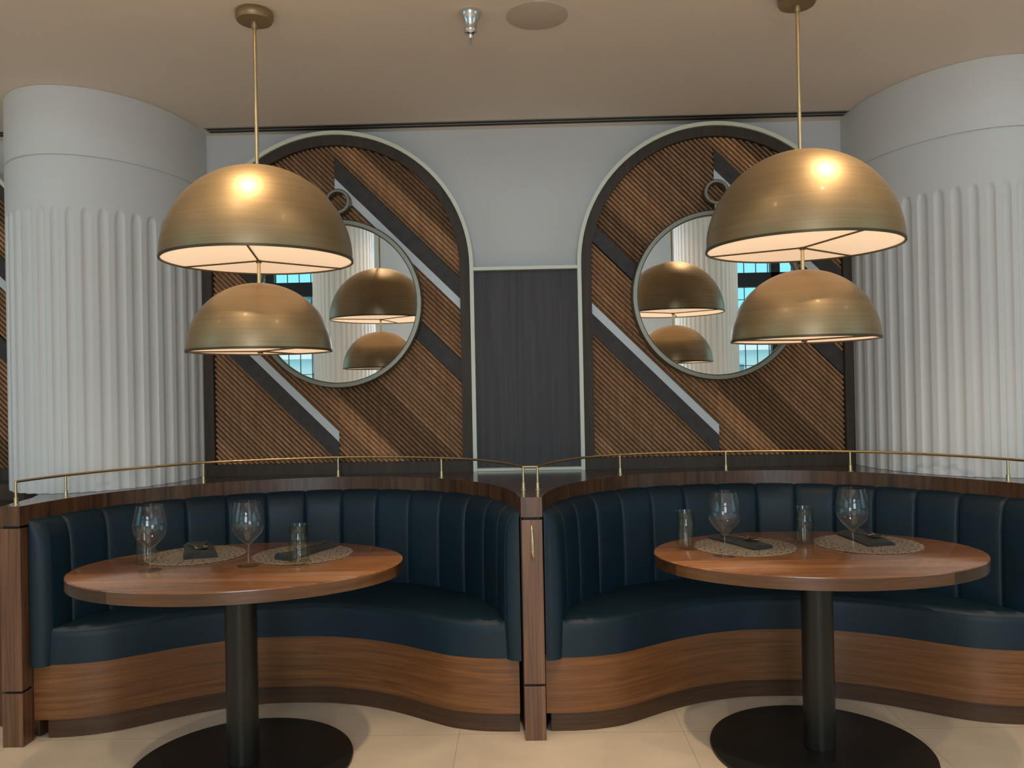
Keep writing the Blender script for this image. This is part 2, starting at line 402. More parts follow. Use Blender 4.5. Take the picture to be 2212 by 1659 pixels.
def arched_panel(cx, label):
    root = thing('arched_wall_panel', label, 'wall panel', (cx, 0, LEDGE), 0, 'arched ribbed wall panels')
    dz = -LEDGE
    def shift(g): g.v = [(a, b, c+dz) for a, b, c in g.v]; return g
    shift(arch_band(HO, HT, LEDGE, 4.215, WALLY)).obj('edge_trim', M['trimcream'], root)
    f = arch_band(HI, HO, LEDGE, 4.228, WALLY); f.box(-HI, HI, 4.2275, WALLY, LEDGE, 1.015)
    shift(f).obj('arch_frame', M['darkframe'], root)
    yb = 4.262
    bk = G(); bk.prism(arch_pts(HI+.005, 1.0), 4.29, 4.31, axis='y'); shift(bk).obj('backing_board', M['darkband'], root)
    bands = {1: [('dark_band', 2.52, 2.63), ('white_band', 2.465, 2.52), ('dark_band', 2.08, 2.195)],
             -1: [('dark_band', 1.51, 1.61), ('white_band', 1.122, 1.178), ('dark_band', 1.015, 1.122)]}
    pitch = .0287
    for side in (1, -1):
        reg = half_region(side, 1.015)
        g = G(); c = 1.015-HI; rnd = random.Random(11+side); tone = 1; k = 0
        bl = bands[side]
        while c < CZ+HI*1.5:
            if k % 5 == 0: tone = rnd.choice([.62, .8, .95, 1.1, 1.3])
            t = tone*rnd.uniform(.85, 1.15); k += 1
            prof = [(0, .016), (.16, .012), (.22, -.003), (.36, -.0075), (.5, -.0085), (.64, -.0075), (.78, -.003), (.84, .012), (1, .016)]
            cut = False
            lines = []
            for u, dy in prof:
                cc = c+u*pitch
                inb = any(a+1e-6 < cc < b-1e-6 for _, a, b in bl)
                ch = chord(reg, cc)
                lines.append(None if (inb or ch is None) else (ch, cc, dy))
            for a, b in zip(lines, lines[1:]):
                if a and b:
                    (xa0, xa1), ca, da = a; (xb0, xb1), cb, db = b
                    g.add([(xa0, yb+da, ca-xa0), (xa1, yb+da, ca-xa1), (xb1, yb+db, cb-xb1), (xb0, yb+db, cb-xb0)], [(0, 1, 2, 3)], 0, t)
            c += pitch
        shift(g).obj('ribbed_board', M['slat'], root, shade=True)
        for nm, a, b in bl:
            v = []; f = []; m = 12
            cs = [a+(b-a)*i/m for i in range(m+1)]
            row = []
            for cc in cs:
                ch = chord(reg, cc)
                if ch: row.append((ch, cc))
            yy = 4.252
            for (ch, cc) in row: v += [(ch[0], yy, cc-ch[0]), (ch[1], yy, cc-ch[1])]
            nrow = len(row)
            v += [(p[0], yy+.05, p[2]) for p in v]
            for i in range(nrow-1):
                f.append((2*i, 2*i+1, 2*i+3, 2*i+2))
            o2 = 2*nrow
            f += [(0, o2, o2+1, 1), (2*nrow-2, 2*nrow-1, o2+2*nrow-1, o2+2*nrow-2)]
            shift(G().add(v, f)).obj(nm, M['darkband'] if nm == 'dark_band' else M['stripe'], root)
    return root
pl = arched_panel(-.983, 'arched walnut panel with diagonal ribs behind the left pendant and left mirror')
dup(pl, (1.017, 0, LEDGE), 0, 'arched walnut panel with diagonal ribs behind the right pendant and right mirror')
dup(pl, (-3.26, 0, LEDGE), 0, 'sliver of an arched ribbed panel at the far left edge, beyond the left column')

# dark veneer panel between the arches
cp = thing('veneer_panel', 'flat dark veneer panel framed by thin cream trim between the two arches', 'wall panel', (.017, 0, LEDGE))
G().box(-.274, .274, 4.262, WALLY-.002, .012, 1.055).obj('veneer_sheet', M['darkpanel'], cp)
G().box(-.272, .272, 4.22, WALLY-.002, 1.053, 1.07).obj('top_trim', M['trimcream'], cp)
G().box(-.272, .272, 4.22, WALLY-.002, 0.001, .015).obj('bottom_trim', M['trimcream'], cp)

# ------------------------------------------------------------------ round mirrors
def mirror(cx, cz, label):
    root = thing('round_mirror', label, 'mirror', (cx, 4.2, cz), 0, 'round mirrors on the arched panels')
    def disc_xz(prof, n, c=(0, 0)):
        g = G(); m = len(prof); v = []; f = []
        for i in range(n):
            a = 2*PI*i/n
            for r, y in prof: v.append((c[0]+r*math.cos(a), y, c[1]+r*math.sin(a)))
        for i in range(n):
            j = (i+1) % n
            for k in range(m): l = (k+1) % m; f.append((i*m+k, j*m+k, j*m+l, i*m+l))
        return g.add(v, f)
    disc_xz([(.4415, .045), (.4415, -.012), (.436, -.018), (.417, -.018), (.412, -.012), (.412, .045)], 128).obj('frame', M['mirrorframe'], root, smooth=True, angle=35)
    v = [(.414*math.cos(2*PI*i/96), 0, .414*math.sin(2*PI*i/96)) for i in range(96)]
    g = G().add(v, [tuple(range(96))]); g.add([(a, .006, c) for a, b, c in v], [tuple(range(95, -1, -1))])
    g.obj('mirror_glass', M['mirror'], root)
    t = disc_xz([(.066, .045), (.066, -.006), (.062, -.010), (.050, -.010), (.047, -.006), (.047, .045)], 64, (.008, .535))
    t.box(-.005, .021, -.008, .045, .437, .476)
    t.obj('hanging_ring', M['mirrorframe'], root, smooth=True, angle=35)
    return root
ml = mirror(-.965, 1.848, 'round bronze-framed mirror with a ring on top, left arch, partly behind the left pendant')
dup(ml, (1.009, 4.2, 1.851), 0, 'round bronze-framed mirror with a ring on top, right arch, partly behind the right pendant')

# ------------------------------------------------------------------ ledge and booths
def smooth_curve(cx, table, y_end=3.184, n=240):
    a = np.radians([t[0] for t in table]); r = np.array([t[1] for t in table])
    th = np.linspace(-.1, PI+.1, 900)
    rr = np.interp(th, a, r)
    k = np.exp(-np.linspace(-2, 2, 81)**2); k /= k.sum()
    rr = np.convolve(np.pad(rr, 40, mode='edge'), k, 'valid')
    P = np.stack([cx+rr*np.cos(th), 3.15+rr*np.sin(th)], 1)
    return P
TL_ = [(-12, 1.02), (2.6, .999), (20, .998), (35, 1.002), (48, .992), (62, .968), (74, .955), (86, .932), (98, .908), (110, .897), (126, .904), (139, .928), (149, .95), (158, .962), (168, .972), (177, .985), (192, 1.0)]
TR_ = [(-12, 1.06), (0, 1.045), (10, .985), (26, .915), (43, .885), (57, .885), (75, .88), (96, .887), (106, .905), (127, .954), (143, .98), (153, .99), (166, 1.0), (178, 1.008), (192, 1.03)]
def trimmed(P, y_end, xl, xr):
    """keep the part behind y_end, closing exactly on the two posts"""
    Q = [p for p in P if p[1] > y_end+.004]
    Q = [(min(max(p[0], xl), xr), p[1]) for p in Q]
    return [(xr, y_end)] + Q + [(xl, y_end)]
PL, PC, PR = -2.0600, .0182, 2.150        # post centres
HWP = .0413
curveL = trimmed(smooth_curve(-1.03, TL_), 3.184, PL+HWP, PC-HWP)      # right end -> left end
curveR = trimmed(smooth_curve(1.07, TR_), 3.184, PC+HWP, PR-HWP)
def resample(P, n):
    P = np.array(P); d = np.r_[0, np.cumsum(np.hypot(*np.diff(P, axis=0).T))]
    s = np.linspace(0, d[-1], n); return np.stack([np.interp(s, d, P[:, 0]), np.interp(s, d, P[:, 1])], 1), d[-1]
def normals(P):
    t = np.gradient(P, axis=0); t /= np.hypot(t[:, 0], t[:, 1])[:, None]
    return np.stack([-t[:, 1], t[:, 0]], 1)     # for a path right->left over the back: points inwards
lc, _ = resample(curveL, 120); rc_, _ = resample(curveR, 120)
far = [(PL-HWP, 3.184), (PL-HWP-.03, 3.45), (-2.24, 3.75), (-2.5, 3.98), (-2.9, 4.08), (-3.6, 4.1), (-3.6, WALLY-.003)]
farR = [(3.4, WALLY-.003), (3.4, 4.08), (2.9, 4.05), (2.6, 3.95), (PR+HWP+.12, 3.7), (PR+HWP+.03, 3.45), (PR+HWP, 3.184)]
outline = [tuple(p) for p in lc[::-1]] + [tuple(p) for p in rc_[::-1]] + farR[::-1] + far[::-1]
def dedupe(p):
    o = []
    for q in p:
        if not o or math.hypot(o[-1][0]-q[0], o[-1][1]-q[1]) > 1e-4: o.append((float(q[0]), float(q[1])))
    return o
outline = dedupe(outline)
import bmesh
def prism_obj(name, poly, z0, z1, mats, parent):
    bm = bmesh.new(); lo = [bm.verts.new((a, b, z0)) for a, b in poly]; hi = [bm.verts.new((a, b, z1)) for a, b in poly]
    n = len(poly)
    for i in range(n):
        j = (i+1) % n; bm.faces.new((lo[i], lo[j], hi[j], hi[i])).material_index = 0
    top = bm.faces.new(hi); top.material_index = len(mats)-1
    bot = bm.faces.new(lo[::-1])
    bm.normal_update()
    bmesh.ops.triangulate(bm, faces=[top, bot]); bmesh.ops.recalc_face_normals(bm, faces=bm.faces[:])
    me = bpy.data.meshes.new(name); bm.to_mesh(me); bm.free()
    for m_ in mats: me.materials.append(m_)
    o = bpy.data.objects.new(name, me); COL.objects.link(o); o.parent = parent
    return o
ledge = thing('walnut_ledge', 'dark walnut ledge with curved front edge running behind both blue booths', 'ledge', (0, 0, 0))
prism_obj('ledge_top', outline, .879, LEDGE, [M['capv'], M['captop']], ledge)
# body below: follows the booth backs, a little further out
def offset(P, d):
    return P + normals(P)*(-d)
bl, br_ = offset(lc, .012), offset(rc_, .012)
body = [tuple(p) for p in bl[::-1] if p[1] > 3.27] + [tuple(p) for p in br_[::-1] if p[1] > 3.27] + [(3.4, 4.0), (3.4, WALLY-.005), (-3.6, WALLY-.005), (-3.6, 4.0)]
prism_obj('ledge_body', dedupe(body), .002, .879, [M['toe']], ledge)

def post(cx, label, full=True):
    r = thing('partition_post', label, 'post', (cx, 3.184, 0), 0, 'walnut posts between the booths')
    G().box(-HWP, HWP, 0, .075, 0, .212).obj('foot_block', M['postv'], r, bevel=.0015)
    G().box(-HWP, HWP, 0, .075, .222, .868).obj('post_shaft', M['postv'], r, bevel=.0015)
    G().box(-HWP+.008, HWP-.008, .012, .07, .21, .879).obj('shadow_gap_core', M['slot'], r)
    return r
post(PC, 'slim walnut post in the middle, between the two blue booths')
post(PL, 'slim walnut post at the left edge of the left blue booth')
# brass coat hook on the middle post
hk = thing('coat_hook', 'small brass loop hook screwed to the middle walnut post', 'hook', (PC, 3.184, .783))
h = G(); h.tube([(-.001, -.004, .064), (-.0005, -.006, .04), (0, -.007, 0), (.001, -.006, -.04), (.002, -.004, -.066)], [.004, .0055, .0065, .0055, .0045], 10, flat=.6)
h.obj('back_plate', M['brass'], hk, smooth=True)
h = G(); h.tube([(-.001, -.010, .062), (.001, -.014, .035), (.0025, -.018, .0), (.003, -.024, -.018), (.002, -.030, -.028)], [.003, .004, .0042, .004, .003], 10)
h.obj('upper_prong', M['brass'], hk, smooth=True)
h = G(); h.tube([(.004, -.008, -.008), (.0055, -.012, -.035), (.005, -.012, -.058), (.003, -.008, -.068)], [.0025, .0028, .0030, .0035], 10)
h.obj('lower_loop', M['brass'], hk, smooth=True)

FX = [0, .15, .30, .40, .50, .60, .70, .80, .90, 1.2]
FY = [3.608, 3.60, 3.558, 3.513, 3.455, 3.385, 3.318, 3.284, 3.27, 3.27]
def Ty(dx):   # toe line on the floor
    xs = np.linspace(-1.2, 1.2, 481); ys = np.interp(np.abs(xs), FX, FY)
    k = np.exp(-np.linspace(-2, 2, 31)**2); k /= k.sum(); ys = np.convolve(np.pad(ys, 15, mode='edge'), k, 'valid')
    return np.interp(dx, xs, ys)
def ribbon(xs, yf, z0, z1, depth, mat_, name, parent, bevel=0.002):
    n = len(xs); v = []
    for x, y in zip(xs, yf): v += [(x, y, z0), (x, y, z1), (x, y+depth, z1), (x, y+depth, z0)]
    f = []
    for i in range(n-1):
        for k in range(4):
            l = (k+1) % 4; f.append((i*4+k, (i+1)*4+k, (i+1)*4+l, i*4+l))
    f += [(0, 1, 2, 3), (4*n-1, 4*n-2, 4*n-3, 4*n-4)]
    return G().add(v, f).obj(name, mat_, parent, smooth=True, angle=40)
def booth(curve, cx, xl, xr, label, nch, shift=0.0):
    root = thing('curved_booth', label, 'booth seat', (0, 0, 0), 0, 'curved booths')
    # plinth
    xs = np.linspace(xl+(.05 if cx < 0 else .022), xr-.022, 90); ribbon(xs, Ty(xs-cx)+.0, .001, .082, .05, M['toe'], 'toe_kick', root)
    xs = np.linspace(xl+.004, xr-.02, 110); ribbon(xs, Ty(xs-cx)-.018, .080, .302, .05, M['base'], 'plinth_panel', root)
    # backrest with vertical channels
    wj = [.004, .012, .022, .038, .065, .11, .18, .28, .39, .5, .61, .72, .82, .89, .935, .962, .978, .988, .996]
    D0, _ = resample(curve, 900)
    D0 = np.array([p for p in D0 if p[1] > 3.222]); dd_ = np.r_[0, np.cumsum(np.hypot(*np.diff(D0, axis=0).T))]; L = dd_[-1]
    us, ws = [0.0], [.5]
    endw = sorted([.002, .005, .009, .014, .02, .028, .038, .05] + [L-q for q in (.002, .005, .009, .014, .02, .028, .038, .05)])
    cw = L/nch
    allu = sorted([((k+shift-1)+q)*cw for k in range(nch+2) for q in wj] + endw)
    for q in allu:
        if q > us[-1]+.0004 and q < L-.0004: us.append(q); ws.append((q/cw-shift) % 1.0)
    us.append(L); ws.append(.5); n = len(us)
    C = np.stack([np.interp(us, dd_, D0[:, 0]), np.interp(us, dd_, D0[:, 1])], 1)
    # keep a small reveal to the posts and the ledge body
    C[:, 0] = np.clip(C[:, 0], xl+.004, xr-.004)
    ND = normals(D0)
    for _ in range(60): ND[1:-1] = (ND[:-2]+ND[1:-1]*2+ND[2:])/4; ND /= np.hypot(ND[:, 0], ND[:, 1])[:, None]
    Nn = np.stack([np.interp(us, dd_, ND[:, 0]), np.interp(us, dd_, ND[:, 1])], 1)
    prof = [(.0, .300), (.060, .300), (.066, .42), (.066, .60), (.062, .76), (.056, .82), (.046, .855), (.030, .878), (.012, .890), (.001, .893), (.0, .88)]
    v = []; f = []; m = len(prof)
    for i in range(n):
        u = us[i]; w0 = ws[i]; edge = min(u, L-u)
        tp = math.sqrt(max(.02, 1-(1-min(1, edge/.05))**2))
        dist = min(w0, 1-w0)*cw; ph = 1-math.exp(-dist/.0045)
        sc = .007*(1-(2*w0-1)**2) - .004 - .013*(1-ph)
        for d, z in prof:
            w_ = d/.066
            dd = max(0.0, d + sc*w_*(1 if edge > .04 else .3))*tp
            zz = z + (.006*(ph-1)+.002*(1-(2*w0-1)**2) if z > .85 and d > .0005 else 0)
            p = C[i]+Nn[i]*dd
            v.append((p[0], p[1], zz))
    for i in range(n-1):
        for k in range(m-1): f.append((i*m+k, (i+1)*m+k, (i+1)*m+k+1, i*m+k+1))
    f += [tuple(range(m)), tuple((n-1)*m+k for k in range(m-1, -1, -1))]
    G().add(v, f).obj('channelled_backrest', M['leather'], root, smooth=True, angle=75)
    # seat cushion between front line and the backrest
    ns = 120; B = C+Nn*.058
    B, _ = resample(B, ns); s = np.linspace(0, 1, ns)
    fx = B[0, 0]+(B[-1, 0]-B[0, 0])*s
    F = np.stack([fx, Ty(fx-cx)-.02], 1)
    B[:, 1] = np.maximum(B[:, 1], F[:, 1]+.004)
    rows = [(0, .303, 0), (0, .41, 0), (0, .428, .002), (0, .440, .010), (0, .447, .024), (.15, .450, .024), (.4, .452, 0), (.7, .452, 0), (1.0, .448, 0)]
    v = []; f = []; m = len(rows)
    for i in range(ns):
        d = B[i]-F[i]; ln = max(1e-3, float(np.hypot(*d)))
        dn = np.array([0.0, 1.0])
        for q, z, ins in rows:
            ii = min(ins, ln*.5)
            p = F[i]+d*max(q, ii/ln) if q > 0.1 else F[i]+d/ln*ii
            v.append((p[0], p[1], z))
        v.append((B[i][0], B[i][1], .303))
    m += 1
    for i in range(ns-1):
        for k in range(m-1): f.append((i*m+k, i*m+k+1, (i+1)*m+k+1, (i+1)*m+k))
    G().add([(a, b, c) for a, b, c in v], f).obj('seat_cushion', M['leather'], root, smooth=True, angle=60)
    return root
booth(curveL, -1.03, PL+HWP, PC-HWP, 'left curved booth with navy channelled leather back on a walnut plinth', 15, .15)
booth(curveR, 1.08, PC+HWP, PR-HWP, 'right curved booth with navy channelled leather back on a walnut plinth', 15)

# ------------------------------------------------------------------ brass gallery rail
RZ = 1.052
rail = thing('brass_rail', 'thin brass gallery rail on stanchions along the walnut ledge', 'rail', (0, 0, LEDGE))
UL, UR, UY = (-.0125, 3.44), (.0480, 3.435), 3.44
pathL = [UL, (-.075, 3.60), (-.165, 3.745), (-.28, 3.885), (-.417, 3.975), (-.60, 4.065), (-.78, 4.115), (-.963, 4.128), (-1.16, 4.115), (-1.38, 4.055), (-1.592, 3.962), (-1.742, 3.80), (-1.868, 3.652), (-1.986, 3.454), (-2.03, 3.34), (-2.06, 3.228)]
pathR = [UR, (.10, 3.59), (.19, 3.745), (.31, 3.88), (.462, 3.974), (.62, 4.02), (.80, 4.045), (.996, 4.042), (1.2, 4.03), (1.39, 3.985), (1.56, 3.911), (1.72, 3.80), (1.87, 3.63), (2.009, 3.399), (2.08, 3.20), (2.12, 3.19)]
def catmull(P, k=8):
    P = [np.array(p, float) for p in P]; P = [2*P[0]-P[1]] + P + [2*P[-1]-P[-2]]; o = []
    for i in range(1, len(P)-2):
        for j in range(k):
            t = j/k; a, b, c, d = P[i-1:i+3]
            o.append(.5*((2*b)+(-a+c)*t+(2*a-5*b+4*c-d)*t*t+(-a+3*b-3*c+d)*t**3))
    o.append(P[-2]); return o
h_ = RZ-LEDGE
allp = [(p[0], p[1], h_) for p in catmull(pathL)][::-1] + [(p[0], p[1], h_) for p in catmull(pathR)]
G().tube(allp, .0060, 8).obj('handrail', M['brass'], rail, smooth=True, angle=40)
feet = [(-2.06, 3.228), (-1.986, 3.454), (-1.592, 3.962), (-.963, 4.128), (-.417, 3.975), UL, UR, (.462, 3.974), (.996, 4.040), (1.56, 3.911), (2.009, 3.399)]
for x, y in feet:
    s_ = G().tube([(x, y, .028), (x, y, h_)], .0052, 10).obj('stanchion', M['brass'], rail, smooth=True, angle=40)
    G().lathe([(0, 0), (.0135, 0), (.0135, .002), (.0082, .004), (.0078, .030), (.005, .031), (0, .031)], 16, (x, y, 0)).obj('stanchion_foot', M['brass'], s_, smooth=True, angle=40)

# ------------------------------------------------------------------ pendants
def dome(R, H, n=28):
    o = []
    for i in range(n+1):
        a = PI/2*i/n; o.append((R*math.cos(a)**.98 if i < n else 0.0, H*math.sin(a)))
    return o
def pendant(x, y, z1, R1, H1, z2, R2, H2, arms, label):
    root = thing('pendant_lamp', label, 'pendant lamp', (x, y, CEIL), 0, 'two tier dome pendants')
    q1, q2 = z1-CEIL, z2-CEIL
    G().lathe([(0, -.004), (.062, 0), (.068, -.006), (.068, -.026), (.062, -.036), (.012, -.040), (.012, -.060), (.007, -.066), (0, -.066)], 48).obj('ceiling_canopy', M['bronze'], root, smooth=True, angle=50)
    G().tube([(0, 0, -.05), (0, 0, q1+H1-.003)], .0068, 12).obj('hanging_rod', M['brass'], root, smooth=True, angle=50)
    for nm, q, R, H, arm_a in (('upper_shade', q1, R1, H1, arms[0]), ('lower_shade', q2, R2, H2, arms[1])):
        pts = dome(R, H); th = .0045
        ins = [(max(0, r-th), z-.0045 if z > .0045 else 0.0) for r, z in pts][::-1]
        sh = G().lathe(pts + ins, 96, (0, 0, q), closed=True).obj(nm, M['bronze'], root, smooth=True, angle=60)
        # rolled rim
        G().lathe([(R+.001, -.002), (R+.0015, .006), (R-.006, .006), (R-.007, -.002)], 96, (0, 0, q), closed=True).obj('shade_rim', M['rim'], sh, smooth=True, angle=60)
        g = G(); nn = 96; rr = R-.0052
        g.add([(rr*math.cos(2*PI*i/nn), rr*math.sin(2*PI*i/nn), q+.0035) for i in range(nn)], [tuple(range(nn))])
        g.add([(rr*math.cos(2*PI*i/nn), rr*math.sin(2*PI*i/nn), q+.007) for i in range(nn)], [tuple(range(nn-1, -1, -1))])
        g.obj('glowing_diffuser', M['diffuser'], sh)
        sp = G()
        for a in arm_a:
            c, s = math.cos(a), math.sin(a); w_ = .0028
            v = []
            for r in (0.004, rr):
                for dd in (-w_, w_):
                    for zz in (-.002, .003): v.append((r*c-dd*s, r*s+dd*c, q+zz))
            sp.add(v, [(0, 1, 3, 2), (4, 6, 7, 5), (0, 4, 5, 1), (2, 3, 7, 6), (1, 5, 7, 3), (0, 2, 6, 4)])
        sp.lathe([(0, -.007), (.010, -.007), (.010, .003), (0, .003)], 16, (0, 0, q))
        sp.obj('spider_arms', M['rim'], sh)
    G().tube([(0, 0, q1-.003), (0, 0, q2+H2-.003)], .0068, 12).obj('linking_rod', M['brass'], root, smooth=True, angle=50)
    return root
pendant(-.965, 2.944, 1.873, .3405, .345, 1.541, .2575, .250,
        ([math.radians(a) for a in (-78, 42, 162)], [math.radians(a) for a in (-45, 75, 195)]), 'bronze two tier dome pendant hanging over the left table')
pendant(1.014, 2.930, 1.874, .3405, .347, 1.541, .2575, .253,
        ([math.radians(a) for a in (-75, 39, 151)], [math.radians(a) for a in (70, -50, 190)]), 'bronze two tier dome pendant hanging over the right table')

# ------------------------------------------------------------------ ceiling fittings
sd = thing('slot_diffuser', 'long black double slot air diffuser in the ceiling above the arches', 'air vent', (0, 0, CEIL))
def quad(g, p, zt, zb):
    v = [(a, b, zb) for a, b in p] + [(a, b, zt) for a, b in p]
    g.add(v, [(3, 2, 1, 0), (4, 5, 6, 7), (0, 1, 5, 4), (1, 2, 6, 5), (2, 3, 7, 6), (3, 0, 4, 7)])
A0, A1 = np.array((-1.65, 4.225)), np.array((1.70, 4.20)); dv = np.array((0, 1.0))
g = G(); quad(g, [tuple(A0-dv*.014-(.012, 0)), tuple(A1-dv*.014+(.012, 0)), tuple(A1+dv*.074+(.012, 0)), tuple(A0+dv*.074-(.012, 0))], 0, -.0015); g.obj('vent_frame', M['slotbar'], sd)
for off in (.0, .042):
    g = G(); quad(g, [tuple(A0+dv*off), tuple(A1+dv*off), tuple(A1+dv*(off+.020)), tuple(A0+dv*(off+.020))], -.001, -.004); g.obj('vent_slot', M['slot'], sd)
sd2 = thing('slot_diffuser', 'end of another black slot air diffuser at the far left edge', 'air vent', (0, 0, CEIL))
g = G(); quad(g, [(-4.0, 4.19), (-2.62, 4.19), (-2.62, 4.27), (-4.0, 4.27)], 0, -.0015); g.obj('vent_frame', M['slotbar'], sd2)
for off in (.0, .042):
    g = G(); quad(g, [(-4.0, 4.20+off), (-2.63, 4.20+off), (-2.63, 4.22+off), (-4.0, 4.22+off)], -.001, -.004); g.obj('vent_slot', M['slot'], sd2)
sp = G().lathe([(0, 0), (.117, 0), (.117, -.002), (.114, -.003), (0, -.003)], 64).obj('ceiling_speaker', M['speaker'], smooth=True, angle=40)
sp.location = (.075, 3.035, CEIL); tag(sp, 'flush round grey speaker grille in the ceiling near the sprinkler', 'speaker')
sk = thing('sprinkler_head', 'chrome fire sprinkler with flared collar hanging from the ceiling', 'sprinkler', (-.174, 2.99, CEIL))
sk.scale = (1.28, 1.28, 1.14)
G().lathe([(0, 0), (.033, 0), (.034, -.004), (.028, -.020), (.021, -.034), (.0195, -.058), (.019, -.066), (.012, -.074), (0, -.076)], 40).obj('escutcheon', M['chrome'], sk, smooth=True, angle=60)
G().lathe([(0, -.072), (.0075, -.072), (.0075, -.084), (.005, -.088), (0, -.088)], 20).obj('sprinkler_body', M['chrome'], sk, smooth=True, angle=50)
G().tube([(0, 0, -.088), (0, 0, -.106)], .0022, 8).obj('glass_bulb', plain('amber_bulb', (.55, .22, .05), .2), sk, smooth=True)
g = G()
for s in (-1, 1): g.tube([(s*.006, 0, -.084), (s*.0075, 0, -.096), (s*.002, 0, -.107)], .0011, 6)
g.lathe([(0, -.107), (.0085, -.107), (.0085, -.1085), (0, -.1085)], 20); g.obj('deflector_frame', M['chrome'], sk, smooth=True, angle=50)
for i, (x, y, p, cone) in enumerate(LOWSPOTS):
    fx = thing('recessed_downlight', 'small lit recessed downlight in the low ceiling above the camera side', 'downlight', (x, y, CEIL), 0, 'low ceiling downlights')
    G().lathe([(.032, -.0), (.040, 0), (.041, -.003), (.032, -.004)], 32, closed=True).obj('trim_ring', M['hallceil'], fx, smooth=True)
    G().lathe([(0, -.001), (.031, -.001)], 32).obj('lens', M['lens'], fx)
for x, y in HALLSPOTS:
    fx = thing('hall_downlight', 'lit round downlight in the high hall ceiling', 'downlight', (x, y, 4.7), 0, 'hall ceiling downlights')
    G().lathe([(.075, 0), (.09, 0), (.091, -.004), (.075, -.006)], 32, closed=True).obj('trim_ring', M['hallceil'], fx, smooth=True)
    G().lathe([(0, -.002), (.074, -.002)], 32).obj('lens', M['halllens'], fx)

# ------------------------------------------------------------------ tables
TZ = .75
def table(x, y, rz, label, dark):
    root = thing('oval_table', label, 'table', (x, y, 0), 0, 'oval walnut tables')
    a, b, th = .606, .424, .045
    n = 180; top = [(1, TZ-.0035), (.9975, TZ-.001), (.993, TZ)]
    g = G(); ca, sa = math.cos(rz), math.sin(rz)
    def pt(i, k, z): u = 2*PI*i/n; px, py = a*k*math.cos(u), b*k*math.sin(u); return (px*ca-py*sa, px*sa+py*ca, z)
    v = []; f = []
    for i in range(n): v += [pt(i, 1, TZ-.0045), pt(i, .998, TZ-.0012), pt(i, .993, TZ)]
    for i in range(n):
        j = (i+1) % n
        for k in range(2): f.append((i*3+k, j*3+k, j*3+k+1, i*3+k+1))
    f.append(tuple(i*3+2 for i in range(n)))
    # underside
    v += [pt(i, .995, TZ-th) for i in range(n)]; f.append(tuple(3*n+i for i in range(n-1, -1, -1)))
    G().add(v, f).obj('tabletop', M['tabletop'], root, smooth=True, angle=35)
    g = G()
    for i in range(n):
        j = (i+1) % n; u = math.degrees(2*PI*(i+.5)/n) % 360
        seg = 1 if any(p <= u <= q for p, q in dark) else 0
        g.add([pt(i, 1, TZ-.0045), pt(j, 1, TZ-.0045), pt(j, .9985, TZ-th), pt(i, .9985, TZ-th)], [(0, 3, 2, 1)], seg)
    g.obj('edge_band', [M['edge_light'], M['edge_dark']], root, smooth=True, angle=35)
    G().lathe([(0, .0185), (.058, .0185), (.058, TZ-th), (0, TZ-th)], 48).obj('pedestal', M['pedestal'], root, smooth=True, angle=50)
    G().lathe([(0, 0), (.402, 0), (.404, .004), (.402, .012), (.396, .014), (.06, .018), (0, .018)], 128).obj('base_plate', M['black'], root, smooth=True, angle=35)
    return root
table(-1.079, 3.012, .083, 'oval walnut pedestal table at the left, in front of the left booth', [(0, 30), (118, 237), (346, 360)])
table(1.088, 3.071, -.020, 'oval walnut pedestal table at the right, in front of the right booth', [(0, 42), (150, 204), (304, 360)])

# ------------------------------------------------------------------ tableware
def wine_glass(loc, label):
    r = thing('wine_glass', label, 'wine glass', loc, 0, 'large wine glasses')
    o = [(0, 0), (.040, 0), (.0405, .0012), (.030, .003), (.010, .006), (.0048, .012), (.0036, .03), (.0036, .060), (.0045, .072), (.010, .080), (.030, .098), (.048, .117), (.0585, .137), (.062, .156), (.0600, .180), (.0545, .205), (.048, .228), (.0452, .238)]
    th = .0010
    inn = [(.0444, .238), (.0472, .228), (.0536, .205), (.0590, .180), (.0610, .156), (.0575, .1375), (.0470, .118), (.029, .0995), (.009, .083), (0, .080)]
    k = 13
    o = [(a, z) for a, z in o]
    G().lathe([(0, .0795)] + o[9:] + inn, 48).obj('glass_bowl', M['glass'], r, smooth=True, angle=70)
    G().lathe(o[:10] + [(0, .0795)], 48).obj('stem_and_foot', M['glassfoot'], r, smooth=True, angle=70)
    return r
def tumbler(loc, label):
    r = thing('water_tumbler', label, 'tumbler', loc, 0, 'smoky water tumblers')
    o = [(0, .001), (.034, 0), (.0375, .003), (.0385, .012), (.0385, .094), (.0380, .099), (.0362, .103), (.0360, .138), (.0378, .146)]
    inn = [(.0366, .146), (.0346, .138), (.0346, .104), (.0360, .097), (.0366, .092), (.0366, .016), (.034, .011), (0, .010)]
    G().lathe(o + inn, 48).obj('tumbler_glass', M['tumbler'], r, smooth=True, angle=60)
    return r
wg = wine_glass((-1.378, 2.93, TZ), 'large wine glass at the left end of the left table')
dup(wg, (-1.037, 2.985, TZ), 0, 'large wine glass near the middle of the left table')
dup(wg, (.733, 3.015, TZ), 0, 'large wine glass at the left part of the right table')
dup(wg, (1.222, 3.052, TZ), 0, 'large wine glass right of centre on the right table')
tb = tumbler((-1.452, 3.055, TZ), 'smoky tumbler behind the left wine glass on the left table')
dup(tb, (-.852, 3.0, TZ), 0, 'smoky tumbler standing right of centre on the left table')
dup(tb, (.618, 3.165, TZ), 0, 'smoky tumbler at the left end of the right table')
dup(tb, (1.095, 3.215, TZ), 0, 'smoky tumbler between the two placemats on the right table')
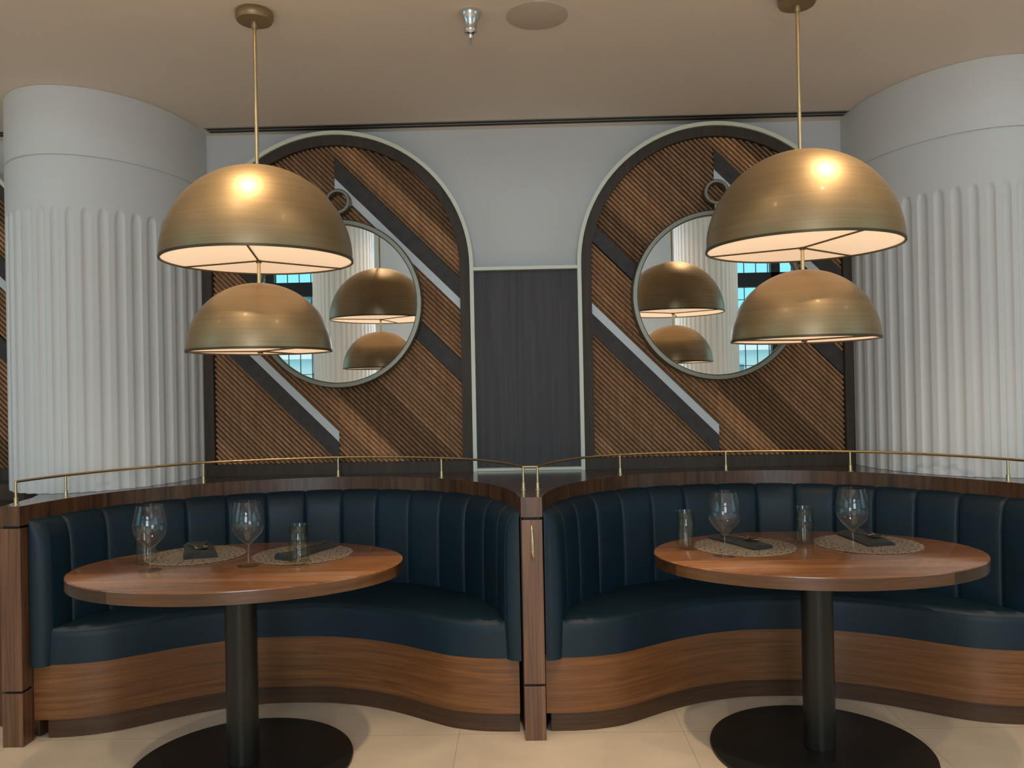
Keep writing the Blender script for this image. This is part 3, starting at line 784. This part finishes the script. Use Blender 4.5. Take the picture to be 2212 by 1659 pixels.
def placemat(loc, R, rz, label):
    r = thing('placemat', label, 'placemat', loc, rz, 'woven round placemats')
    rn = random.Random(int(loc[0]*1000)); nr, na = 26, 144; v = []; f = []
    v.append((0, 0, .0035))
    for k in range(1, nr+1):
        for i in range(na):
            a = 2*PI*i/na; rr = R*k/nr
            z = .0035+.0007*math.sin(k*PI)+.0006*((i+k) % 2)
            if k >= nr-1: rr *= 1+.018*math.sin(a*36)+rn.uniform(-.006, .006)
            if k == nr: z = .0008
            v.append((rr*math.cos(a), rr*math.sin(a), z))
    ix = lambda k, i: 1+(k-1)*na+(i % na)
    for i in range(na): f.append((0, ix(1, i), ix(1, i+1)))
    for k in range(1, nr):
        for i in range(na):
            if k in (nr-3, nr-6, nr-9) and i % 6 == (k*2) % 6: continue     # open eyelets of the lacy border
            f.append((ix(k, i), ix(k+1, i), ix(k+1, i+1), ix(k, i+1)))
    G().add(v, f).obj('woven_disc', M['weave'], r, smooth=False)
    return r
placemat((-1.315, 3.185, TZ+.0004), .190, .1, 'round woven taupe placemat on the left half of the left table')
placemat((-.885, 3.172, TZ+.0004), .193, .5, 'round woven taupe placemat on the right half of the left table')
placemat((.849, 3.178, TZ+.0004), .195, .9, 'round woven taupe placemat on the left half of the right table')
placemat((1.332, 3.190, TZ+.0004), .200, .3, 'round woven taupe placemat on the right half of the right table')

def napkin(loc, rz, ln, wd, label, seed, flip=False):
    """folded linen napkin lying along local +y"""
    rn = random.Random(seed); nx, ny = 9, 15; v = []; f = []
    hgt = lambda u, t: .012 + .009*math.sin(PI*u)**.5*(1+.35*math.sin(3.1*t+seed)) + .004*math.sin(7*t+2*u+seed)
    for j in range(ny):
        t = j/(ny-1)
        for i in range(nx):
            u = i/(nx-1); x = (u-.5)*wd*(1+.06*math.sin(5*t+seed)); y = (t-.5)*ln + .006*math.sin(4*u+seed)
            z = hgt(u, t)*(.55 if i in (0, nx-1) else 1)
            v.append((x, y, z))
    for j in range(ny):
        t = j/(ny-1)
        for i in range(nx):
            u = i/(nx-1); x = (u-.5)*wd*(1+.06*math.sin(5*t+seed))*.97; y = (t-.5)*ln*.985 + .006*math.sin(4*u+seed)
            v.append((x, y, 0.0))
    T = nx*ny
    for j in range(ny-1):
        for i in range(nx-1):
            a = j*nx+i; f.append((a, a+1, a+nx+1, a+nx)); f.append((T+a, T+a+nx, T+a+nx+1, T+a+1))
    for j in range(ny-1):
        a, b = j*nx, j*nx+nx-1
        f.append((a, a+nx, T+a+nx, T+a)); f.append((b+nx, b, T+b, T+b+nx))
    for i in range(nx-1):
        a, b = i, (ny-1)*nx+i
        f.append((a+1, a, T+a, T+a+1)); f.append((b, b+1, T+b+1, T+b))
    o = G().add(v, f).obj('folded_napkin', M['napkin'], None, smooth=True, angle=55)
    o.location = loc; o.rotation_euler = (0, 0, rz)
    o['label'] = label; o['category'] = 'napkin'; o['group'] = 'folded charcoal napkins'
    return o
def fork(loc, rz, label, tilt=0):
    r = thing('fork', label, 'fork', loc, rz, 'forks on the napkins')
    G().tube([(0, -.095, 0), (0, -.06, .001), (0, -.01, .003), (0, .015, .0035)], [.0055, .0048, .003, .003], 8, flat=.4).obj('fork_handle', M['cutlery'], r, smooth=True)
    g = G(); g.tube([(0, .012, .0035), (0, .025, .003), (0, .042, .001)], [.003, .009, .0105], 8, flat=.2)
    for k in range(4):
        x = -.0085+.0057*k; g.tube([(x, .040, .001), (x, .06, -.0005), (x*.9, .085, .004)], [.0021, .0018, .0009], 6, flat=.6)
    g.obj('fork_tines', M['cutlery'], r, smooth=True)
    return r
def spoon(loc, rz, label):
    r = thing('spoon', label, 'spoon', loc, rz, 'spoons on the napkins')
    G().tube([(0, -.09, 0), (0, -.05, .001), (0, 0, .003), (0, .03, .003)], [.0055, .0045, .003, .0035], 8, flat=.4).obj('spoon_handle', M['cutlery'], r, smooth=True)
    g = G(); v = []; f = []; n = 20; m = 5
    for k in range(m+1):
        q = k/m
        for i in range(n):
            a = 2*PI*i/n; v.append((.019*q*math.cos(a), .055+.029*q*math.sin(a), -.0035+.007*q*q))
    for k in range(m):
        for i in range(n):
            j = (i+1) % n; f.append((k*n+i, k*n+j, (k+1)*n+j, (k+1)*n+i))
    w_ = [(a, b, c-.0012) for a, b, c in v]
    g.add(v, f).add(w_, [q[::-1] for q in f]).obj('spoon_bowl', M['cutlery'], r, smooth=True)
    return r
PZ = TZ+.0055
naps = [((-1.318, 3.225, PZ), .42, .27, .118, 'left place setting of the left table', 1),
        ((-.872, 3.185, PZ), -.38, .30, .085, 'right place setting of the left table', 2),
        ((.845, 3.225, PZ), .42, .28, .095, 'left place setting of the right table', 3),
        ((1.352, 3.250, PZ), .05, .26, .12, 'right place setting of the right table', 4)]
for (loc, rz, ln, wd, where, sd_) in naps:
    napkin(loc, rz, ln, wd, 'folded charcoal linen napkin on the placemat, ' + where, sd_)
    c, s = math.cos(rz), math.sin(rz)
    dx, dy = (-.018, -.02), (.02, -.005)
    z = PZ+.027
    fork((loc[0]+dx[0]*c-dx[1]*s, loc[1]+dx[0]*s+dx[1]*c, z), rz+PI+.25, 'dark metal fork on the napkin, ' + where)
    spoon((loc[0]+dy[0]*c-dy[1]*s, loc[1]+dy[0]*s+dy[1]*c, z), rz+PI-.15, 'dark metal spoon on the napkin, ' + where)

# ------------------------------------------------------------------ outside, seen through the mirrored windows
struct(G().box(-60, 60, -90, -6.6, -.3, -.05), 'ground', M['ground'])
def house(x, y, wd, label, seed):
    r = thing('house', label, 'house', (x, y, -.05))
    G().box(-wd/2, wd/2, -3, 3, 0, 2.9).obj('house_wall', M['outwall'], r)
    g = G(); v = [(-wd/2-.4, -3.4, 2.9), (wd/2+.4, -3.4, 2.9), (wd/2+.4, 3.4, 2.9), (-wd/2-.4, 3.4, 2.9), (-wd/2+2.2, 0, 4.0), (wd/2-2.2, 0, 4.0)]
    g.add(v, [(0, 1, 5, 4), (2, 3, 4, 5), (1, 2, 5), (3, 0, 4), (3, 2, 1, 0)]); g.obj('roof', M['outroof'], r)
    k = -wd/2+.8
    while k < wd/2-1.2:
        G().box(k, k+.8, 3.0, 3.06, 1.0, 2.3).obj('window', M['outwin'], r); k += 1.5
    return r
house(-11.5, -30, 9, 'pale hipped roof house outside, reflected in the left mirror', 1)
house(12.5, -30, 9, 'pale hipped roof house outside, reflected in the right mirror', 2)
def palm(x, y, label):
    r = thing('palm_tree', label, 'palm tree', (x, y, -.05))
    G().tube([(0, 0, 0), (.1, 0, 2.2), (.05, .1, 4.6)], [.2, .15, .12], 10).obj('trunk', M['trunk'], r, smooth=True)
    g = G(); rn = random.Random(4)
    for i in range(18):
        a = 2*PI*i/18+rn.uniform(-.1, .1); up = rn.uniform(.2, 1.0); L = 1.7; prev = None
        pts = [Vector((.05+math.cos(a)*L*t, .1+math.sin(a)*L*t, 4.6+up*t-1.5*t*t)) for t in [k/8 for k in range(9)]]
        for k in range(1, 9):
            p = pts[k]; d = (pts[k]-pts[k-1]).normalized(); sd_ = d.cross(Vector((0, 0, 1))).normalized()
            for sgn in (-1, 1):
                for q in (0, .5):
                    b = pts[k-1].lerp(p, q); tip = b+sd_*sgn*.55*(1-k/10)+d*.25-Vector((0, 0, .22))
                    g.add([b, b+d*.05, tip], [(0, 1, 2)])
        g.tube([tuple(p) for p in pts], [.03-.003*k for k in range(9)], 5)
    g.obj('fronds', M['palm'], r)
    return r
palm(-7.0, -18.5, 'palm tree outside the window, reflected in the left mirror')
